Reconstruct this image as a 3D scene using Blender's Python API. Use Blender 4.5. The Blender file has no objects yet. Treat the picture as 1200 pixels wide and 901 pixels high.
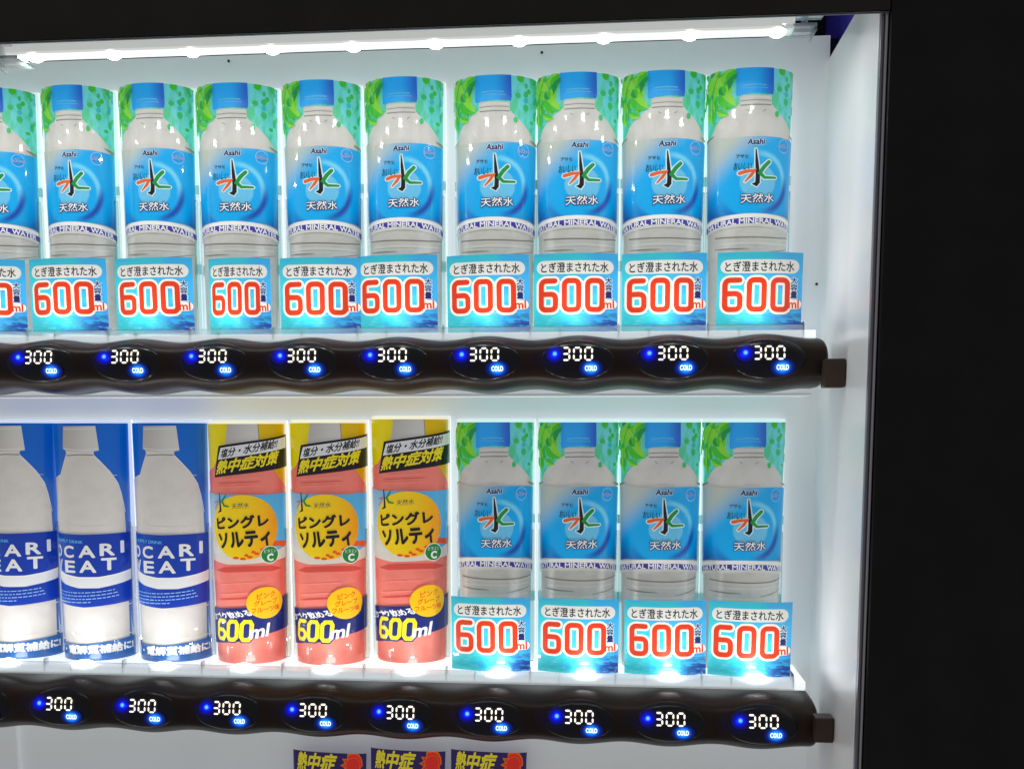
import bpy, bmesh, math, random
from mathutils import Vector, Matrix

# ------------------------------------------------------------------ camera
SC = bpy.context.scene
COL = SC.collection
F, CX, CY, DIST, EYE = 1150.0, 620.0, 620.0, 0.82, 1.5      # 1200 px wide picture
PITCH = math.atan(120 / F)
YAW = math.atan(100 / F * math.cos(PITCH))
FW = Vector((-math.sin(YAW) * math.cos(PITCH), math.cos(YAW) * math.cos(PITCH), -math.sin(PITCH)))
RT = Vector((math.cos(YAW), math.sin(YAW), 0))
UP = RT.cross(FW)
CAM = Vector((0, -DIST, EYE))
cam_d = bpy.data.cameras.new('camera')
cam = bpy.data.objects.new('camera', cam_d)
COL.objects.link(cam)
cam.location = CAM
cam.rotation_euler = (math.pi / 2 - PITCH, 0, YAW)
cam_d.sensor_width = 36
cam_d.sensor_fit = 'HORIZONTAL'
cam_d.lens = F / 1200 * 36
cam_d.shift_x = -(CX - 600) / 1200
cam_d.shift_y = (CY - 450.5) / 1200
cam_d.clip_start = 0.01
cam_d.clip_end = 100
SC.camera = cam

# ------------------------------------------------------------------ night world, exposure
W = bpy.data.worlds.new('World')
SC.world = W
W.use_nodes = True
bg = W.node_tree.nodes['Background']
bg.inputs[0].default_value = (1.0, 0.98, 0.95, 1)
bg.inputs[1].default_value = 0.27
SC.view_settings.view_transform = 'Standard'
SC.view_settings.look = 'None'
SC.view_settings.exposure = 0
SC.view_settings.gamma = 1
SC.cycles.max_bounces = 8
SC.cycles.transparent_max_bounces = 24
SC.cycles.use_denoising = True
SC.cycles.caustics_reflective = False
SC.cycles.caustics_refractive = False
SC.cycles.sample_clamp_indirect = 4


def led_row(name, xs, y, z, size, energy, tilt, color=(1.0, 0.995, 0.975)):
    """one small lamp per LED; tilt = angle from straight down, positive turns it towards the back panel"""
    for x in xs:
        l = bpy.data.lights.new(name, 'AREA')
        l.shape = 'DISK'
        l.size = size
        l.energy = energy / len(xs)
        l.color = color
        o = bpy.data.objects.new(name, l)
        COL.objects.link(o)
        o.location = (x, y, z)
        o.rotation_euler = (tilt, 0, 0)


TOP_X = [0.1081 - 0.0589 * k for k in range(12)]
CARD_X = [-0.58, -0.5113, -0.4447, -0.3759, -0.3085, -0.2391, -0.1695, -0.0979, -0.029, 0.0372, 0.1041]
TOP_LAMP, MID_LAMP, LOW_LAMP, BASE_FILL = 0.56, 0.38, 0.52, 0.03
led_row('top_led_light', TOP_X, -0.110, 1.7645, 0.006, TOP_LAMP, math.radians(8))
led_row('middle_led_light', CARD_X, -0.072, 1.5745, 0.010, MID_LAMP, math.radians(184))
led_row('lower_led_light', [x + 0.008 for x in CARD_X], -0.072, 1.3055, 0.010, LOW_LAMP, math.radians(184))
led_row('bottom_fill_light', CARD_X, -0.072, 1.035, 0.010, BASE_FILL, math.radians(184))  # unseen weak lamps, added to light the panel below the lower bar


def at(px, py, Y):
    d = FW + RT * ((px - CX) / F) - UP * ((py - CY) / F)
    return CAM + d * ((Y + DIST) / d.y)


def ray(px, py):
    return FW + RT * ((px - CX) / F) - UP * ((py - CY) / F)


# ------------------------------------------------------------------ materials
def srgb(r, g, b):
    f = lambda c: (c / 255 / 12.92) if c <= 10 else ((c / 255 + 0.055) / 1.055) ** 2.4
    return (f(r), f(g), f(b), 1)


MATS = {}


def mat(name, col, rough=0.35, spec=0.5, metal=0.0, coat=0.0, emit=None, estr=0.0, noise=0.0, nscale=60.0, trans=0.0):
    m = bpy.data.materials.new(name)
    m.use_nodes = True
    nt = m.node_tree
    b = nt.nodes['Principled BSDF']
    b.inputs['Base Color'].default_value = col
    b.inputs['Roughness'].default_value = rough
    b.inputs['Specular IOR Level'].default_value = spec
    b.inputs['Metallic'].default_value = metal
    b.inputs['Coat Weight'].default_value = coat
    b.inputs['Coat Roughness'].default_value = 0.035
    if trans:
        b.inputs['Transmission Weight'].default_value = trans
    if emit:
        b.inputs['Emission Color'].default_value = emit
        b.inputs['Emission Strength'].default_value = estr
    if noise:
        tc = nt.nodes.new('ShaderNodeTexCoord')
        n = nt.nodes.new('ShaderNodeTexNoise')
        n.inputs['Scale'].default_value = nscale
        n.inputs['Detail'].default_value = 5
        nt.links.new(tc.outputs['Object'], n.inputs['Vector'])
        r = nt.nodes.new('ShaderNodeValToRGB')
        r.color_ramp.elements[0].position = 0.35
        r.color_ramp.elements[1].position = 0.65
        c0 = [max(0, c * (1 - noise)) for c in col[:3]] + [1]
        c1 = [min(1, c * (1 + noise)) for c in col[:3]] + [1]
        r.color_ramp.elements[0].color = c0
        r.color_ramp.elements[1].color = c1
        nt.links.new(n.outputs[0], r.inputs[0])
        nt.links.new(r.outputs[0], b.inputs['Base Color'])
        rr = nt.nodes.new('ShaderNodeMapRange')
        rr.inputs['To Min'].default_value = max(0.02, rough * 0.8)
        rr.inputs['To Max'].default_value = rough * 1.25
        nt.links.new(n.outputs[0], rr.inputs['Value'])
        nt.links.new(rr.outputs[0], b.inputs['Roughness'])
    MATS[name] = m
    return m


class NG:
    """tiny helper to wire shader maths"""
    def __init__(self, m):
        self.nt = m.node_tree
        self.b = self.nt.nodes['Principled BSDF']

    def val(self, x, sock):
        if hasattr(x, 'is_linked') or hasattr(x, 'links'):
            self.nt.links.new(x, sock)
        else:
            sock.default_value = x

    def op(self, o, a, b=0.0, c=0.0, clamp=False):
        n = self.nt.nodes.new('ShaderNodeMath')
        n.operation = o
        n.use_clamp = clamp
        self.val(a, n.inputs[0])
        self.val(b, n.inputs[1])
        self.val(c, n.inputs[2])
        return n.outputs[0]

    def uv(self):
        t = self.nt.nodes.new('ShaderNodeTexCoord')
        s = self.nt.nodes.new('ShaderNodeSeparateXYZ')
        self.nt.links.new(t.outputs['UV'], s.inputs[0])
        self.vec = t.outputs['UV']
        return s.outputs[0], s.outputs[1]

    def smooth(self, x, lo, hi):
        n = self.nt.nodes.new('ShaderNodeMapRange')
        n.interpolation_type = 'SMOOTHSTEP'
        self.val(x, n.inputs['Value'])
        n.inputs['From Min'].default_value = lo
        n.inputs['From Max'].default_value = hi
        return n.outputs[0]

    def noise(self, scale, detail=4.0, sx=1.0, sy=1.0):
        mp = self.nt.nodes.new('ShaderNodeMapping')
        mp.inputs['Scale'].default_value = (sx, sy, 1)
        self.nt.links.new(self.vec, mp.inputs[0])
        n = self.nt.nodes.new('ShaderNodeTexNoise')
        n.inputs['Scale'].default_value = scale
        n.inputs['Detail'].default_value = detail
        self.nt.links.new(mp.outputs[0], n.inputs['Vector'])
        return n.outputs[0]

    def mix(self, f, a, b):
        n = self.nt.nodes.new('ShaderNodeMix')
        n.data_type = 'RGBA'
        self.val(f, n.inputs[0])
        for x, s in ((a, n.inputs[6]), (b, n.inputs[7])):
            if isinstance(x, tuple):
                s.default_value = x
            else:
                self.nt.links.new(x, s)
        return n.outputs[2]

    def color(self, c):
        self.nt.links.new(c, self.b.inputs['Base Color'])


PR = 0.22   # print gloss
PRINT_GLOW = 0.31   # glow added to every print colour to brighten it
mat('panel_white', (0.74, 0.77, 0.79, 1), 0.38, 0.4, emit=(0.96, 0.985, 1.0, 1), estr=0.13, noise=0.03, nscale=9)   # white board, even glow added to brighten it
mat('plate_white', (0.80, 0.84, 0.86, 1), 0.30, 0.5, emit=(0.91, 0.98, 1.0, 1), estr=0.5)   # acrylic, glow added to whiten the gaps between cards
mat('wall_white', (0.86, 0.87, 0.86, 1), 0.22, 0.5, noise=0.03, nscale=8)
mat('trim_grey', (0.16, 0.155, 0.19, 1), 0.3, 0.5, metal=0.3)
mat('trim_dark', (0.05, 0.048, 0.06, 1), 0.35, 0.4)
mat('trim_light', (0.38, 0.37, 0.42, 1), 0.3, 0.5, metal=0.3)
mat('door_black', (0.005, 0.005, 0.006, 1), 0.42, 0.2, noise=0.3, nscale=30)
mat('header_black', (0.008, 0.007, 0.006, 1), 0.35, 0.3, noise=0.3, nscale=30)
mat('violet_light_tint', (0.05, 0.035, 0.42, 1), 0.5, 0.3, noise=0.2, nscale=25)  # purple-blue light of the dark gap, put into the colour
mat('dark_gap', (0.012, 0.012, 0.02, 1), 0.6, 0.2)
mat('bar_brown', (0.021, 0.0115, 0.007, 1), 0.32, 0.16, noise=0.15, nscale=40)
mat('bracket_brown', (0.05, 0.030, 0.020, 1), 0.4, 0.3, noise=0.15, nscale=40)
mat('button_black', (0.010, 0.009, 0.012, 1), 0.2, 0.2)
mat('rim_black', (0.02, 0.017, 0.016, 1), 0.18, 0.6)
mat('digit_light', (0.02, 0.02, 0.02, 1), 0.4, 0.3, emit=(1.0, 0.93, 0.82, 1), estr=1.5)
mat('cold_letter', (0.02, 0.02, 0.02, 1), 0.4, 0.3, emit=(0.9, 0.97, 1.0, 1), estr=1.5)
mat('blue_led', (0.02, 0.02, 0.05, 1), 0.4, 0.3, emit=(0.0, 0.03, 1.0, 1), estr=1.2)
mat('blue_led_core', (0.02, 0.02, 0.05, 1), 0.4, 0.3, emit=(0.35, 0.75, 1.0, 1), estr=1.7)
mat('led_white', (0.9, 0.9, 0.9, 1), 0.3, 0.3, emit=(1.0, 0.98, 0.95, 1), estr=28)
mat('led_low', (0.9, 0.9, 0.9, 1), 0.3, 0.3, emit=(0.95, 0.98, 1.0, 1), estr=12)
mat('tray_lit', (0.85, 0.86, 0.85, 1), 0.25, 0.5, emit=(0.96, 1.0, 0.97, 1), estr=0.4)
mat('shelf_glow', (0.8, 0.82, 0.84, 1), 0.3, 0.4, emit=(0.9, 0.97, 1.0, 1), estr=0.8)  # glow added so the shelf under the LEDs looks white
mat('steel', (0.4, 0.4, 0.4, 1), 0.3, 0.5, metal=0.9)
mat('screw_dark', (0.03, 0.03, 0.03, 1), 0.5)

# cold window: brighter blue-white towards the lamp behind its middle
def lens(name, cx_, cy_, sy, stops):
    m = mat(name, (0.008, 0.008, 0.02, 1), 0.3, 0.2, emit=(0, 0, 0, 1), estr=1.0)
    g = NG(m)
    u, v = g.uv()
    dx, dy = g.op('SUBTRACT', u, cx_), g.op('MULTIPLY', g.op('SUBTRACT', v, cy_), sy)
    r = g.op('SQRT', g.op('ADD', g.op('MULTIPLY', dx, dx), g.op('MULTIPLY', dy, dy)))
    n = g.nt.nodes.new('ShaderNodeValToRGB')
    g.nt.links.new(g.op('DIVIDE', r, 10.0), n.inputs[0])
    el = n.color_ramp.elements
    while len(el) < len(stops):
        el.new(0.5)
    for e, (p, c) in zip(el, stops):
        e.position = p / 10
        e.color = c
    g.nt.links.new(n.outputs[0], g.b.inputs['Emission Color'])


lens('cold_window', 10.0, 10.4, 1.25, [(0, (0.25, 0.75, 1, 1)), (2.8, (0.02, 0.40, 1, 1)), (4.8, (0.0, 0.12, 0.75, 1)), (6.6, (0, 0.01, 0.16, 1)), (9.2, (0, 0, 0.004, 1))])
lens('ready_lens', -16.6, -0.2, 1.0, [(0, (0.30, 0.78, 1, 1)), (1.3, (0.08, 0.42, 1, 1)), (1.9, (0.0, 0.015, 1.0, 1)), (3.2, (0.0, 0.0, 0.42, 1)), (4.8, (0.0, 0.0, 0.09, 1)), (6.9, (0, 0, 0.002, 1))])

# clear plastic
m = bpy.data.materials.new('clear_plastic')
m.use_nodes = True
nt = m.node_tree
nt.nodes.remove(nt.nodes['Principled BSDF'])
out = [n for n in nt.nodes if n.type == 'OUTPUT_MATERIAL'][0]
tr = nt.nodes.new('ShaderNodeBsdfTransparent')
gl = nt.nodes.new('ShaderNodeBsdfGlossy')
gl.inputs['Roughness'].default_value = 0.08
df = nt.nodes.new('ShaderNodeBsdfTranslucent')
df.inputs['Color'].default_value = (0.85, 0.92, 0.95, 1)
fr = nt.nodes.new('ShaderNodeFresnel')
fr.inputs[0].default_value = 1.45
m1 = nt.nodes.new('ShaderNodeMixShader')
m2 = nt.nodes.new('ShaderNodeMixShader')
m1.inputs[0].default_value = 0.3
nt.links.new(tr.outputs[0], m1.inputs[1])
nt.links.new(df.outputs[0], m1.inputs[2])
nt.links.new(fr.outputs[0], m2.inputs[0])
nt.links.new(m1.outputs[0], m2.inputs[1])
nt.links.new(gl.outputs[0], m2.inputs[2])
nt.links.new(m2.outputs[0], out.inputs[0])
MATS['clear_plastic'] = m
m = m.copy()
m.name = 'cyan_plastic'
m.node_tree.nodes['Translucent BSDF'].inputs['Color'].default_value = (0.25, 0.85, 0.9, 1)
m.node_tree.nodes['Mix Shader'].inputs[0].default_value = 0.45
MATS['cyan_plastic'] = m

# inks
INK = lambda n, r, g, b, k=0.85, **kw: mat(n, tuple([c * k for c in srgb(r, g, b)[:3]] + [1]), PR, 0.5, **kw)
INK('ink_white', 240, 240, 236)
INK('ink_cream', 255, 232, 212)
INK('ink_red', 222, 58, 24, 0.74)
INK('ink_black', 22, 22, 34)
INK('ink_navy', 34, 34, 96)
INK('ink_band', 66, 58, 158)
INK('ink_orange', 222, 96, 48)
INK('ink_green', 20, 142, 62)
INK('ink_halo', 205, 232, 235)
INK('ink_leaf_a', 124, 218, 56)
INK('ink_leaf_b', 66, 192, 52)
INK('ink_leaf_c', 60, 190, 110)
INK('ink_leaf_d', 40, 150, 80)
INK('ink_leaf_e', 136, 214, 60)
INK('ink_line', 134, 131, 122)
INK('ink_pale', 214, 214, 206)
INK('ink_swirl', 30, 76, 176)
INK('ink_light_blue', 96, 190, 228)
INK('ink_stamp', 148, 190, 232)
INK('ink_yellow', 240, 222, 30)
INK('ink_gold', 250, 196, 20)
INK('ink_badge', 24, 132, 56)
INK('ink_deep', 30, 40, 110)
INK('ink_coral_hi', 250, 140, 120)
INK('ink_coral_lo', 214, 78, 66)
INK('ink_pocari', 24, 62, 178)
INK('ink_silver', 226, 228, 226)
INK('ink_slogan', 48, 104, 176)
INK('ink_violet', 40, 22, 92)
INK('ink_sun', 234, 40, 24)
INK('ink_text_orange', 232, 108, 10)
INK('ink_beige', 226, 216, 204)
INK('ink_pulp', 232, 84, 30)
INK('ink_tab', 60, 190, 200)


def grad_mat(name, build, rough=PR):
    m = mat(name, (0.5, 0.5, 0.5, 1), rough, 0.5)
    g = NG(m)
    u, v = g.uv()
    g.color(build(g, u, v))
    return m


def k_(r, g, b, k=0.85):
    return tuple([c * k for c in srgb(r, g, b)[:3]] + [1])


# U = 0..1 across the half cylinder, V = 0..1 bottom to top
grad_mat('leaf_sky', lambda g, u, v: g.mix(g.smooth(g.noise(11, 3), 0.46, 0.62), k_(110, 218, 224), k_(84, 204, 150)))


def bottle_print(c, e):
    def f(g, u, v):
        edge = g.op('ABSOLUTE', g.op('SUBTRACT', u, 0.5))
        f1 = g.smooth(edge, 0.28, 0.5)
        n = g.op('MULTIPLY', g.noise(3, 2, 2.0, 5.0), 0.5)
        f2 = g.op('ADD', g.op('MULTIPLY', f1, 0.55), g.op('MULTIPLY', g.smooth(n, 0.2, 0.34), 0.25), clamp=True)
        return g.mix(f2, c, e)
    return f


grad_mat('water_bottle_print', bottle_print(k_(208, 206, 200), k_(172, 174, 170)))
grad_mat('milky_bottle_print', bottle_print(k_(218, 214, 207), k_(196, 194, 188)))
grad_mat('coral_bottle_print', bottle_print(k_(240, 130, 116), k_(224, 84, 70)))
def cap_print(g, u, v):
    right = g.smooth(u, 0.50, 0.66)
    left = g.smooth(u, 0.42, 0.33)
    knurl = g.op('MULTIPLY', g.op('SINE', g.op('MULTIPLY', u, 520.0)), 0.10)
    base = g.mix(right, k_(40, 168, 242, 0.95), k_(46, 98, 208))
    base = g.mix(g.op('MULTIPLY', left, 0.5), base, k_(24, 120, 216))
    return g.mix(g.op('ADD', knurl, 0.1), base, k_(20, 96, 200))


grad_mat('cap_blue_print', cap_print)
grad_mat('cap_grey_print', lambda g, u, v: g.mix(g.smooth(u, 0.36, 0.62), k_(190, 186, 178), k_(214, 212, 204)))
grad_mat('yellow_print', lambda g, u, v: g.mix(g.smooth(u, 0.3, 0.9), k_(244, 224, 10), k_(226, 180, 0)))
grad_mat('pocari_blue_print', lambda g, u, v: g.mix(g.smooth(v, 0.35, 0.95), k_(70, 112, 200), k_(0, 104, 206)))
grad_mat('pocari_label_print', lambda g, u, v: g.mix(g.smooth(u, 0.1, 0.6), k_(24, 84, 190), k_(16, 58, 168)))


def label_blue(g, u, v):
    # v here spans the card; label between v .41 and .74
    t = g.op('ADD', g.op('MULTIPLY', u, 1.2), g.op('MULTIPLY', v, -3.0))
    f = g.smooth(t, -1.86, -1.36)
    base = g.mix(f, k_(184, 192, 180), k_(0, 162, 226, 0.9))
    dx = g.op('MULTIPLY', g.op('SUBTRACT', u, 0.545), 90.0)
    dy = g.op('MULTIPLY', g.op('SUBTRACT', v, 0.575), 200.0)
    r = g.op('SQRT', g.op('ADD', g.op('MULTIPLY', dx, dx), g.op('MULTIPLY', dy, dy)))
    wob = g.op('MULTIPLY', g.op('SUBTRACT', g.noise(2.2, 2), 0.5), 5.0)
    r = g.op('ADD', r, wob)
    ang = g.op('ARCTAN2', dy, dx)
    inner = g.op('MULTIPLY', g.smooth(r, 13.0, 11.5), 0.45)
    base = g.mix(inner, base, k_(150, 214, 224))
    ring = g.op('MULTIPLY', g.smooth(r, 17, 20), g.smooth(r, 24, 20.5))
    ring = g.op('MULTIPLY', ring, g.smooth(g.op('COSINE', g.op('SUBTRACT', ang, 0.75)), 0.35, 0.95))
    base = g.mix(g.op('MULTIPLY', ring, 0.75), base, k_(130, 218, 240))
    arc = g.op('MULTIPLY', g.smooth(r, 18, 22), g.smooth(r, 27, 22.5))
    arc = g.op('MULTIPLY', arc, g.smooth(g.op('COSINE', g.op('ADD', ang, 0.65)), 0.55, 1.0))
    base = g.mix(g.op('MULTIPLY', arc, 0.9), base, k_(24, 50, 160))
    arc2 = g.op('MULTIPLY', g.smooth(r, 26, 30), g.smooth(r, 36, 31))
    arc2 = g.op('MULTIPLY', arc2, g.smooth(g.op('COSINE', g.op('ADD', ang, 1.75)), 0.5, 1.0))
    base = g.mix(g.op('MULTIPLY', arc2, 0.6), base, k_(10, 70, 170))
    corner = g.op('MULTIPLY', g.smooth(r, 27, 44), g.smooth(v, 0.57, 0.42))
    return g.mix(g.op('MULTIPLY', corner, 0.85), base, k_(36, 40, 150))


grad_mat('label_blue_print', label_blue)


def volume_print(g, u, v):
    n = g.noise(3.0, 5, 1.0, 2.6)
    n2 = g.noise(7.0, 6, 1.0, 3.2)
    base = g.mix(g.smooth(g.op('ADD', n, g.op('MULTIPLY', g.op('SUBTRACT', u, 0.5), 0.35)), 0.36, 0.64), k_(56, 200, 210), k_(60, 172, 232))
    top = g.smooth(v, 0.55, 1.0)
    base = g.mix(g.op('MULTIPLY', top, 0.45), base, k_(40, 140, 170))
    light = g.op('MULTIPLY', g.smooth(n2, 0.5, 0.68), g.smooth(v, 0.45, 0.15))
    base = g.mix(g.op('MULTIPLY', light, 0.6), base, k_(120, 224, 232))
    deep = g.op('MULTIPLY', g.smooth(n2, 0.38, 0.54), g.op('MULTIPLY', g.smooth(v, 0.42, 0.06), g.smooth(u, 0.52, 0.92)))
    return g.mix(deep, base, k_(40, 60, 160))


grad_mat('volume_card_print', volume_print, 0.16)


def grape_label(g, u, v):
    f = g.smooth(g.op('ADD', g.op('MULTIPLY', u, 0.8), g.op('MULTIPLY', v, 1.5)), 0.85, 1.45)
    base = g.mix(f, k_(226, 226, 214), k_(86, 178, 226))
    return base


grad_mat('grape_label_print', grape_label)
grad_mat('grape_disc_print', lambda g, u, v: g.mix(g.smooth(g.op('SUBTRACT', u, g.op('MULTIPLY', v, 0.25)), 0.3, 0.75), k_(250, 214, 20), k_(240, 150, 10)))


for k, mm in MATS.items():          # glossy clear film over every print
    if k.startswith('ink_') or k.endswith('_print') or k == 'leaf_sky':
        mm.node_tree.nodes['Principled BSDF'].inputs['Coat Weight'].default_value = 0.7
        mm.node_tree.nodes['Principled BSDF'].inputs['Specular IOR Level'].default_value = 0.25
        bs = mm.node_tree.nodes['Principled BSDF']
        bs.inputs['Roughness'].default_value = 0.35
        src = bs.inputs['Base Color']        # print colour reused as added glow, lifts the dim prints
        if src.is_linked:
            mm.node_tree.links.new(src.links[0].from_socket, bs.inputs['Emission Color'])
        else:
            bs.inputs['Emission Color'].default_value = src.default_value
        bs.inputs['Emission Strength'].default_value = PRINT_GLOW

# ------------------------------------------------------------------ objects
def link(o, parent=None):
    COL.objects.link(o)
    if parent is not None:
        o.parent = parent
    return o


def empty(name, loc, label=None, cat=None, group=None):
    o = bpy.data.objects.new(name, None)
    o.empty_display_size = 0.02
    o.location = loc
    COL.objects.link(o)
    if label:
        o['label'] = label
        o['category'] = cat
    if group:
        o['group'] = group
    return o


def mesh_obj(name, verts, faces, mats, midx=None, uvs=None, parent=None, smooth=False, bevel=0.0):
    me = bpy.data.meshes.new(name)
    me.from_pydata([tuple(v) for v in verts], [], faces)
    for k in mats:
        me.materials.append(MATS[k])
    if midx:
        for p, i in zip(me.polygons, midx):
            p.material_index = i
    if uvs:
        l = me.uv_layers.new(name='UVMap')
        for p in me.polygons:
            for li in p.loop_indices:
                l.data[li].uv = uvs[me.loops[li].vertex_index]
    if smooth:
        for p in me.polygons:
            p.use_smooth = True
    me.update()
    o = bpy.data.objects.new(name, me)
    link(o, parent)
    if bevel:
        md = o.modifiers.new('bevel', 'BEVEL')
        md.width = bevel
        md.segments = 2
        md.limit_method = 'ANGLE'
    return o


class Boxes:
    def __init__(self):
        self.v, self.f = [], []

    def box(self, x0, x1, y0, y1, z0, z1):
        n = len(self.v)
        self.v += [(x, y, z) for x in (x0, x1) for y in (y0, y1) for z in (z0, z1)]
        self.f += [tuple(n + i for i in q) for q in ((0, 1, 3, 2), (4, 6, 7, 5), (0, 4, 5, 1), (2, 3, 7, 6), (0, 2, 6, 4), (1, 5, 7, 3))]
        return self

    def build(self, name, m, parent=None, bevel=0.0):
        return mesh_obj(name, self.v, self.f, [m], parent=parent, bevel=bevel)


def box(name, x0, x1, y0, y1, z0, z1, m, parent=None, bevel=0.0):
    return Boxes().box(x0, x1, y0, y1, z0, z1).build(name, m, parent, bevel)


# ------------------------------------------------------------------ lettering
GLYPHS = {}


def glyphs(s, bold=0.0):
    key = (s, bold)
    if key in GLYPHS:
        return GLYPHS[key]
    c = bpy.data.curves.new('lettering', 'FONT')
    c.body = s
    c.resolution_u = 3
    c.offset = bold
    o = bpy.data.objects.new('lettering', c)
    COL.objects.link(o)
    bpy.context.view_layer.update()
    dg = bpy.context.evaluated_depsgraph_get()
    me = bpy.data.meshes.new_from_object(o.evaluated_get(dg))
    vs = [(v.co.x, v.co.y) for v in me.vertices]
    fs = [tuple(p.vertices) for p in me.polygons]
    bpy.data.objects.remove(o)
    bpy.data.curves.remove(c)
    bpy.data.meshes.remove(me)
    if not vs:
        GLYPHS[key] = ([], [], (0, 0, 1, 1))
        return GLYPHS[key]
    bb = (min(v[0] for v in vs), min(v[1] for v in vs), max(v[0] for v in vs), max(v[1] for v in vs))
    GLYPHS[key] = (vs, fs, bb)
    return GLYPHS[key]


class Art:
    """flat print made of layered shapes in (u, d) millimetres: u along the surface, d down from its top"""
    def __init__(self, ref=None):
        self.parts = []
        self.ref = ref or (lambda x, y: (x, y))
        self.lift = 0.0

    def add(self, vs, fs, m):
        self.lift += 0.020
        self.parts.append((vs, fs, m, self.lift))

    def poly(self, pts, m, raw=False):
        p = pts if raw else [self.ref(*q) for q in pts]
        self.add(p, [tuple(range(len(p)))], m)

    def rect(self, u0, u1, d0, d1, m):
        self.poly([(u0, d0), (u1, d0), (u1, d1), (u0, d1)], m, True)

    def disc(self, c, r, m, ry=None, raw=False, n=36):
        c = c if raw else self.ref(*c)
        ry = ry or r
        self.poly([(c[0] + r * math.cos(k * 2 * math.pi / n), c[1] + ry * math.sin(k * 2 * math.pi / n)) for k in range(n)], m, True)

    def ring(self, c, r, w, m, raw=False, n=36):
        c = c if raw else self.ref(*c)
        pts = [(c[0] + r * math.cos(k * 2 * math.pi / n), c[1] + r * math.sin(k * 2 * math.pi / n)) for k in range(n)]
        self.stroke(pts, w, m, True, closed=True)

    def stroke(self, pts, w, m, raw=False, closed=False, caps=True):
        p = pts if raw else [self.ref(*q) for q in pts]
        p = [Vector(q) for q in p]
        n = len(p)
        ws = w if isinstance(w, (list, tuple)) else [w] * n
        L, R = [], []
        for i in range(n):
            a = p[(i - 1) % n] if (closed or i > 0) else None
            b = p[(i + 1) % n] if (closed or i < n - 1) else None
            d1 = (p[i] - a).normalized() if a is not None else (b - p[i]).normalized()
            d2 = (b - p[i]).normalized() if b is not None else d1
            n1, n2 = Vector((-d1.y, d1.x)), Vector((-d2.y, d2.x))
            mm = (n1 + n2)
            mm = mm.normalized() if mm.length > 1e-6 else n1
            k = min(1.6, 1 / max(0.4, mm.dot(n1)))
            L.append(p[i] + mm * (ws[i] / 2 * k))
            R.append(p[i] - mm * (ws[i] / 2 * k))
        vs = [tuple(q) for q in L + R]
        fs = []
        for i in range(n if closed else n - 1):
            j = (i + 1) % n
            fs.append((i, j, n + j, n + i))
        self.add(vs, fs, m)
        if caps and not closed:
            for i in (0, n - 1):
                self.disc((p[i].x, p[i].y), ws[i] / 2, m, raw=True, n=14)

    def text(self, s, tl, tr, bl, m, bold=0.0, raw=False, halo=None, hbold=0.04):
        """glyph box mapped to the parallelogram tl, tr, bl"""
        if not raw:
            tl, tr, bl = self.ref(*tl), self.ref(*tr), self.ref(*bl)
        tl, tr, bl = Vector(tl), Vector(tr), Vector(bl)
        vs, fs, bb = glyphs(s)
        ex, ey = (tr - tl) / (bb[2] - bb[0]), (bl - tl) / (bb[3] - bb[1])
        for b, mm in ([(hbold, halo)] if halo else []) + [(bold, m)]:
            n = 0 if b < 0.004 else (8 if b < 0.05 else 12)
            self.lift += 0.020
            for k in range(n + 1):
                dx, dy = (0, 0) if k == n else (b * math.cos(2 * math.pi * k / n), b * math.sin(2 * math.pi * k / n))
                out = [tuple(tl + ex * (x + dx - bb[0]) + ey * (bb[3] - y - dy)) for x, y in vs]
                if out:
                    self.lift += 0.002
                    self.parts.append((out, fs, mm, self.lift))

    def build(self, name, bend, ucuts, dcuts, ubound, dbound, uvf, parent=None, base=0.0):
        V, FC, MI, UV, names = [], [], [], [], []
        for vs, fs, m, lift in self.parts:
            if m not in names:
                names.append(m)
            mi = names.index(m)
            bm = bmesh.new()
            bv = [bm.verts.new((x, y, 0)) for x, y in vs]
            for f in fs:
                try:
                    bm.faces.new([bv[i] for i in f])
                except ValueError:
                    pass
            bmesh.ops.triangulate(bm, faces=bm.faces[:])

            def cut(co, no, outer=False, inner=False):
                bmesh.ops.bisect_plane(bm, geom=bm.verts[:] + bm.edges[:] + bm.faces[:], dist=1e-6, plane_co=co, plane_no=no, clear_outer=outer, clear_inner=inner)
            x0, x1 = min(v[0] for v in vs), max(v[0] for v in vs)
            y0, y1 = min(v[1] for v in vs), max(v[1] for v in vs)
            if x0 < ubound[0]:
                cut((ubound[0], 0, 0), (1, 0, 0), inner=True)
            if x1 > ubound[1]:
                cut((ubound[1], 0, 0), (1, 0, 0), outer=True)
            if y0 < dbound[0]:
                cut((0, dbound[0], 0), (0, 1, 0), inner=True)
            if y1 > dbound[1]:
                cut((0, dbound[1], 0), (0, 1, 0), outer=True)
            for c in ucuts:
                if x0 < c < x1:
                    cut((c, 0, 0), (1, 0, 0))
            for c in dcuts:
                if y0 < c < y1:
                    cut((0, c, 0), (0, 1, 0))
            bm.verts.ensure_lookup_table()
            n0 = len(V)
            bm.verts.index_update()
            for v in bm.verts:
                V.append(bend(v.co.x, v.co.y, base + lift))
                UV.append(uvf(v.co.x, v.co.y))
            for f in bm.faces:
                idx = [n0 + v.index for v in f.verts]
                a, b, c = (Vector(V[i]) for i in idx[:3])
                if (b - a).cross(c - a).y > 0:      # face the front
                    idx.reverse()
                FC.append(tuple(idx))
                MI.append(mi)
            bm.free()
        return mesh_obj(name, V, FC, names, MI, UV, parent)


# ------------------------------------------------------------------ half-cylinder display cards
HC = 200.0                     # card height, mm
SU = 45.0                      # half of the arc length, mm


def ab(d):
    t = d / HC
    return 32.6 - 3.4 * t, 20.0 + 6.0 * t


NCOL = 18                      # facets per quarter turn
UC = [SU * k / NCOL for k in range(-NCOL + 1, NCOL)]
DC = [12.5 * k for k in range(1, 16)]


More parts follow.
